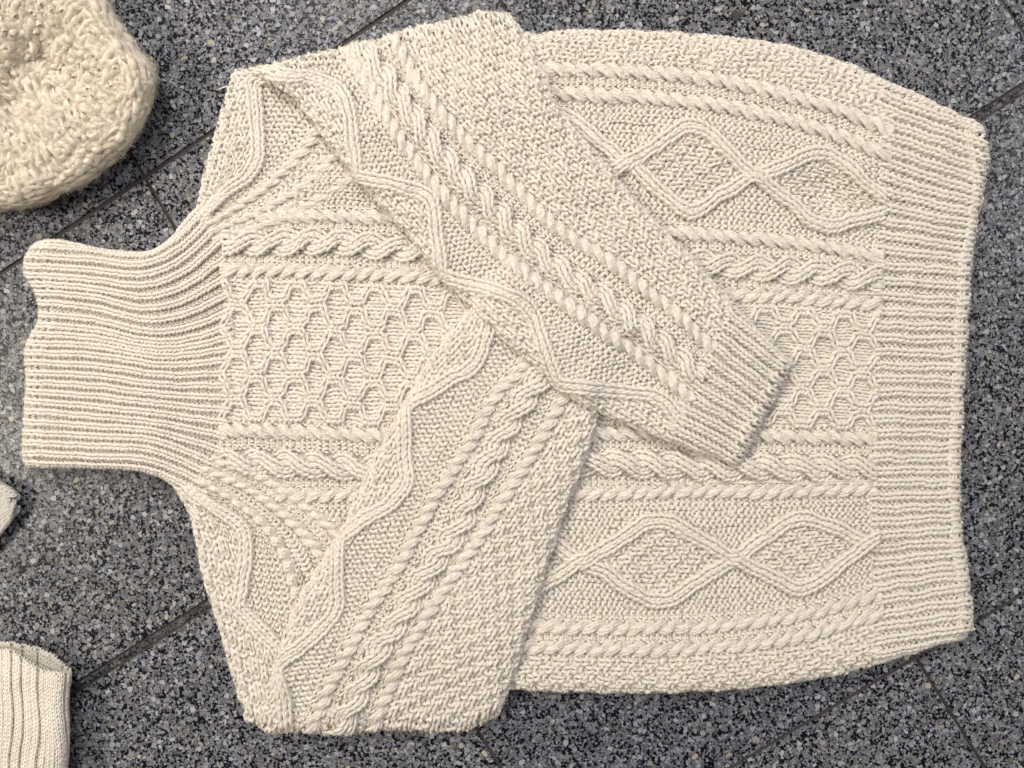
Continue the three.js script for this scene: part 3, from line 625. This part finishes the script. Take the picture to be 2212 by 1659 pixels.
  st.build(part, M.cream, LOOPS);
  // cuff
  const cp = new Panel({ guides: mk([Rq, p => lerp(Rq(p), Lq(p), 0.3), p => lerp(Rq(p), Lq(p), 0.7), Lq]), ...common, keep: (x, y, m) => cuffAt(x, y) < 163 - m });
  const cs = new Stitches(), ro = { rh: RH * 0.95, t0: 30, t1: 330, high: 2.8, low: -4.8, kw: 17.5, pw: 11, depth: 0.95 };
  ribs(cp, cs, 1, 4, ro);
  for (const side of [-1, 1]) { const f = edgeSg(cp, side); for (let i = 0; i < 5; i++) { column(cp, cs, 'rib_stitch', () => [f((i + 0.5) * 25), 2.6], { ...ro, wide: ro.kw, variant: i }); column(cp, cs, 'rib_stitch', () => [f(i * 25), -4.8], { ...ro, wide: ro.pw, face: () => 'P', variant: i }); } }
  const cuff = newPart(cp, () => -1.5, 'cuff', [0.1, cp.nb - 0.1], sweater, M.cream, 14, [30, 330]);
  cs.build(cuff, M.cream, LOOPS);
}

// ---------------------------------------------------------------- the other knitwear at the picture's edge
{ // chunky hat
  seed = 606;
  const hat = new THREE.Group(); hat.name = 'knitted_hat';
  hat.userData = { label: 'thick cream beanie of lumpy hairy yarn lying beside the sweater collar', category: 'hat' };
  scene.add(hat);
  const out = [[195, -28], [248, 58], [292, 112], [318, 152], [320, 200], [304, 246], [272, 308], [216, 353], [170, 386], [100, 421], [0, 441], [-120, 430], [-240, 360], [-300, 220], [-290, 60], [-200, -80], [-60, -140], [90, -110]];
  const C = [20, 150], ang = out.map(p => [Math.atan2(p[1] - C[1], p[0] - C[0]), Math.hypot(p[0] - C[0], p[1] - C[1])]).sort((a, b) => a[0] - b[0]);
  const wrap = [...ang.slice(-3).map(([a, r]) => [a - 2 * Math.PI, r]), ...ang, ...ang.slice(0, 3).map(([a, r]) => [a + 2 * Math.PI, r])], rad = curve(wrap);
  const n = 24, guides = [];
  // t runs from the rim inwards as arc length; guides are rays
  const R = 50, H = 98;
  const shape = (th, t) => {
    const L = rad(th), a = Math.PI * R / 2 - (t - 0) ; let d, zf = 1;
    if (t < Math.PI * R) { const an = (t - Math.PI * R / 2) / R; d = R * (1 - Math.cos(an)); zf = (1 + Math.sin(an)) / 2; } else d = R + (t - Math.PI * R / 2 - Math.PI * R / 2);
    const r = Math.max(L - d, 3); return [C[0] + r * Math.cos(th), C[1] + r * Math.sin(th), zf];
  };
  const F = (th, t, h) => { const [x, y, zf] = shape(th, t); const dent = 46 * Math.exp(-(((x - 110) / 95) ** 2 + ((y - 140) / 80) ** 2)) + 26 * Math.exp(-(((x - 40) / 60) ** 2 + ((y - 230) / 50) ** 2)); return toWorld(x + 5 * fbm(x * 0.012, y * 0.012, 2), y + 5 * fbm(x * 0.012, y * 0.012, 7), 7 + zf * (H - dent) + h + 9 * zf * fbm(x * 0.013, y * 0.013, 40)); };
  const nrm = (th, t) => { const a = F(th + 0.01, t, 0).sub(F(th - 0.01, t, 0)), b = F(th, t + 2, 0).sub(F(th, t - 2, 0)); const q = a.cross(b).normalize(); return t > 90 && q.y < 0 ? q.negate() : q; };
  const flip = nrm(0, 80).x < 0 ? -1 : 1;
  const N = (th, t) => { const q = nrm(th, t); return t > 90 ? q : q.multiplyScalar(flip); };
  const pos = [], idx = [], A = 120, B = 44, uv = [];
  for (let j = 0; j <= B; j++) for (let i = 0; i <= A; i++) { const th = -Math.PI + 2 * Math.PI * i / A, t = 14 + j * 9, p = F(th, t, 0).addScaledVector(N(th, t), -6 * S); pos.push(p.x, Math.max(p.y, 0.0006), p.z); uv.push(i, j); }
  for (let j = 0; j < B; j++) for (let i = 0; i < A; i++) { const a = j * (A + 1) + i; idx.push(a, a + 1, a + A + 1, a + 1, a + A + 2, a + A + 1); }
  const g = new THREE.BufferGeometry(); g.setAttribute('position', new THREE.Float32BufferAttribute(pos, 3)); g.setAttribute('uv', new THREE.Float32BufferAttribute(uv, 2)); g.setIndex(idx); g.computeVertexNormals();
  const crown = new THREE.Mesh(g, M.hat); crown.name = 'crown'; crown.castShadow = crown.receiveShadow = true; hat.add(crown);
  const st = new Stitches();
  const rows = [[20, 0], [35, 0], [50, 0], [66, 1], [90, 1], [114, 1], [138, 1]]; for (let t = 152; t < 380; t += 16) rows.push([t, 0]);
  rows.forEach(([t, chainRow], j) => {
    const rm = Math.hypot(shape(0.6, t)[0] - C[0], shape(0.6, t)[1] - C[1]), cnt = Math.max(6, Math.round(2 * Math.PI * rm / 20));
    for (let i = 0; i < cnt; i++) {
      const rim = !!chainRow, th = -Math.PI + 2 * Math.PI * (i + (rim ? 0 : 0.5 * (j & 1)) + rr(-0.12, 0.12)) / cnt, tj = t + rr(-2.5, 2.5), [x, y] = shape(th, tj); if (x < -90 || y < -90) continue;
      const nn = N(th, tj), p = F(th, tj, 0).addScaledVector(nn, rr(-1.5, 4.5) * S); if (p.y < 0.003) p.y = 0.003;
      const inner = smooth(150, 190, t), X = F(th + 0.02, tj, 0).sub(F(th - 0.02, tj, 0)).normalize(), tw = rr(-0.2, 0.2) + (rim ? Math.PI / 2 : 0) + inner * (0.9 * fbm(x * 0.015, y * 0.015, 77) + rr(-0.25, 0.25));
      X.applyAxisAngle(nn, tw); const Y = new THREE.Vector3().crossVectors(nn, X).normalize(), k = rim ? rr(0.92, 1.08) : rr(0.82, 1.15);
      const m = new THREE.Matrix4().makeBasis(X.clone().multiplyScalar(k * rr(0.85, 1.15)), Y.multiplyScalar(k * rr(0.9, 1.3)), nn.clone().multiplyScalar(rr(0.8, 1.25))).setPosition(p);
      const v = rr(0.96, 1.03); st.add(t < 150 ? 'brim_stitch' : 'crown_stitch', (rnd() < (t < 150 ? 0.92 : 0.3) ? 'K' : 'P') + Math.floor(rnd() * 3), m, new THREE.Color().setRGB(v, v * rr(0.985, 1), v * rr(0.95, 1)));
    }
  });
  st.build(crown, M.hat, CHUNK);
}
{ // fine ribbed cuff of another garment
  seed = 707;
  const g0 = new THREE.Group(); g0.name = 'ribbed_wrist_warmer';
  g0.userData = { label: 'pale cream ribbed wrist warmer with an open frilled top edge', category: 'wrist warmer' };
  scene.add(g0);
  const right = [[151, 1452], [146, 1490], [144, 1527], [146, 1596], [142, 1658], [140, 1740]];
  const T = 290;
  const xr = curve(right.map(([x, y]) => [y, x]));
  const mk = (rim, dy) => [-170, -60, 24, 80, 116, null].map(x0 => t => { const y = rim(x0 ?? 148) + t; const wob = 5 * Math.sin((y - 1440) / 38 + (x0 || 0)) * smooth(1440, 1540, y); return x0 === null ? [xr(y), y] : [x0 + wob, y]; });
  const rimF = curve([[-170, 1408], [0, 1402], [22, 1404], [42, 1418], [69, 1437], [80, 1445], [95, 1446], [110, 1453], [130, 1455], [149, 1457]]);
  const rimB = curve([[-170, 1396], [0, 1387], [26, 1391], [47, 1392], [69, 1399], [97, 1409], [126, 1427], [150, 1452]]);
  const fine = { K: [0, 1, 2].map(() => loopGeometry(1, { rad: 4.1, a: 0.19, hairs: 3 })), P: [0, 1, 2].map(() => loopGeometry(-1, { rad: 4.1, hairs: 3 })) };
  const make = (name, rim, H, base, rollR, T, t0) => {
    const pan = new Panel({ guides: mk(rim), T, H, base, roll: [0, rollR], seedAt: 23, noiseAmp: 1, noiseHeight: 3 });
    const st = new Stitches(), o = { rh: 8.6, wide: 8.8, depth: 0.62, jig: 0.6 };
    for (let k = 0; k < 4; k++) { const n = Math.round(widthOf(pan, k, 60) / 8.2); for (let i = 0; i < n; i++) { const fur = i === 0 || (n > 5 && i === 3 && k > 1); column(pan, st, 'rib_stitch', () => [k + (i + 0.5) / n, fur ? -5 : 2 * Math.sin(Math.PI * (i + 0.5) / n) + (i & 1 ? 0.8 : 0)], { ...o, face: () => fur ? 'P' : 'K', variant: i }); } }
    const f = edgeSg(pan, 1); for (let i = 0; i < 14; i++) column(pan, st, 'rib_stitch', () => [f((i + 0.5) * 8), i === 3 ? -3 : 1.5], { ...o, face: () => i === 3 ? 'P' : 'K', variant: i });
    const part = pan.sheet(() => 0, M.cuff, name, [0, pan.nb + 0.2], 12); g0.add(part); st.build(part, M.cuff, fine);
  };
  make('back_layer', rimB, 12, () => 6, 6, 150);
  make('front_layer', rimF, 62, (x, y) => 5 - 18 * (1 - smooth(1400, 1470, y)), 31, 330);
}
{ // corner of a folded garment at the left edge
  seed = 808;
  const g0 = new THREE.Group(); g0.name = 'folded_garment';
  g0.userData = { label: 'pointed corner of a greyish beige knitted garment beside the wrist warmer', category: 'garment' };
  scene.add(g0);
  const fine = { K: [0, 1, 2].map(() => loopGeometry(1, { rad: 4.6, hairs: 5 })), P: [0, 1, 2].map(() => loopGeometry(-1, { rad: 4.6, hairs: 5 })) };
  const layer = (name, tip, dz, H) => {
    const top = path2([[-120, 985], [-40, 1024], [0, 1044], [24, 1058], tip[0]]), bot = path2([[-120, 1290], [-40, 1200], [0, 1152], [22, 1124], tip[1]]);
    const T = 190, guides = [0, 0.34, 0.67, 1].map(f => t => { const a = top(t / T), b = bot(t / T); return [lerp(a[0], b[0], f), lerp(a[1], b[1], f)]; });
    const pan = new Panel({ guides, T, H, base: () => dz, roll: [7, 7], seedAt: 29, noiseAmp: 0.6, noiseHeight: 1.5, ends: [{ R: 8, dir: [-1, 0], at: (x, y) => tip[0][0] + 3 - x }] });
    const st = new Stitches(), o = { rh: 6, wide: 8, depth: 0.45 };
    for (let i = 0; i < 12; i++) column(pan, st, 'knit_stitch', () => [1 + (i + 0.5) / 12, 0], { ...o, variant: i, when: (s, t) => widthOf(pan, 1, t) / 12 > 2 });
    for (const side of [-1, 1]) { const f = edgeSg(pan, side); for (let i = 0; i < 14; i++) column(pan, st, 'knit_stitch', () => [f((i + 0.5) * 7), 0], { ...o, variant: i }); }
    const part = pan.sheet(() => 0, M.grey, name, [0.2, pan.nb - 0.2], 12); g0.add(part); st.build(part, M.grey, fine);
  };
  layer('under_layer', [[40, 1072], [42, 1100]], 4, 10);
  layer('top_layer', [[33, 1066], [31, 1086]], 14, 16);
}
// ---------------------------------------------------------------- loose hairs on the knit
{
  const hm = new THREE.MeshStandardMaterial({ color: new THREE.Color().setRGB(0.02, 0.015, 0.012), roughness: 0.6 });
  const strand = (pts, name, label) => {
    const m = new THREE.Mesh(new THREE.TubeGeometry(new THREE.CatmullRomCurve3(pts.map(([x, y, z]) => toWorld(x, y, z))), 60, 0.00007, 4, false), hm);
    m.name = name; m.userData = { label, category: 'hair', group: 'loose hairs' }; m.castShadow = true; scene.add(m);
  };
  strand([[1878, 1222, 54], [1884, 1200, 55], [1896, 1178, 56], [1914, 1170, 57], [1930, 1182, 57], [1936, 1196, 56], [1916, 1192, 57], [1896, 1204, 56], [1884, 1224, 54], [1888, 1208, 55], [1912, 1176, 58], [1940, 1174, 57], [1958, 1166, 55]], 'loose_hair', 'dark curled hair lying on the hem ribbing');
  strand([[1444, 1188, 54], [1450, 1166, 56], [1460, 1148, 57], [1478, 1140, 57], [1500, 1138, 56], [1525, 1142, 56], [1550, 1150, 54]], 'loose_hair_001', 'dark hair arched across a diamond cord of the sweater front');
}
{
  const lm = new THREE.MeshStandardMaterial({ color: new THREE.Color().setRGB(0.02, 0.017, 0.015), roughness: 0.9 });
  [[1135, 689, 92, 'tiny dark lint speck on the purl ground of the top sleeve'], [447, 498, 46, 'tiny dark speck caught where collar meets shoulder']].forEach(([x, y, z, label], i) => {
    const g = new THREE.IcosahedronGeometry(2.2 * S, 1), p = g.attributes.position;
    for (let k = 0; k < p.count; k++) { const f = 1 + 0.5 * noise.noise(p.getX(k) * 3000, p.getY(k) * 3000, p.getZ(k) * 3000 + i); p.setXYZ(k, p.getX(k) * f * 1.4, p.getY(k) * f * 0.7, p.getZ(k) * f); }
    g.computeVertexNormals(); const m = new THREE.Mesh(g, lm); m.name = i ? 'lint_speck_001' : 'lint_speck'; m.position.copy(toWorld(x, y, z)); m.userData = { label, category: 'lint', group: 'lint specks' }; scene.add(m);
  });
}
scene.traverse(o => { if (o.isMesh) { o.castShadow = true; o.receiveShadow = true; } });
renderer.render(scene, camera);
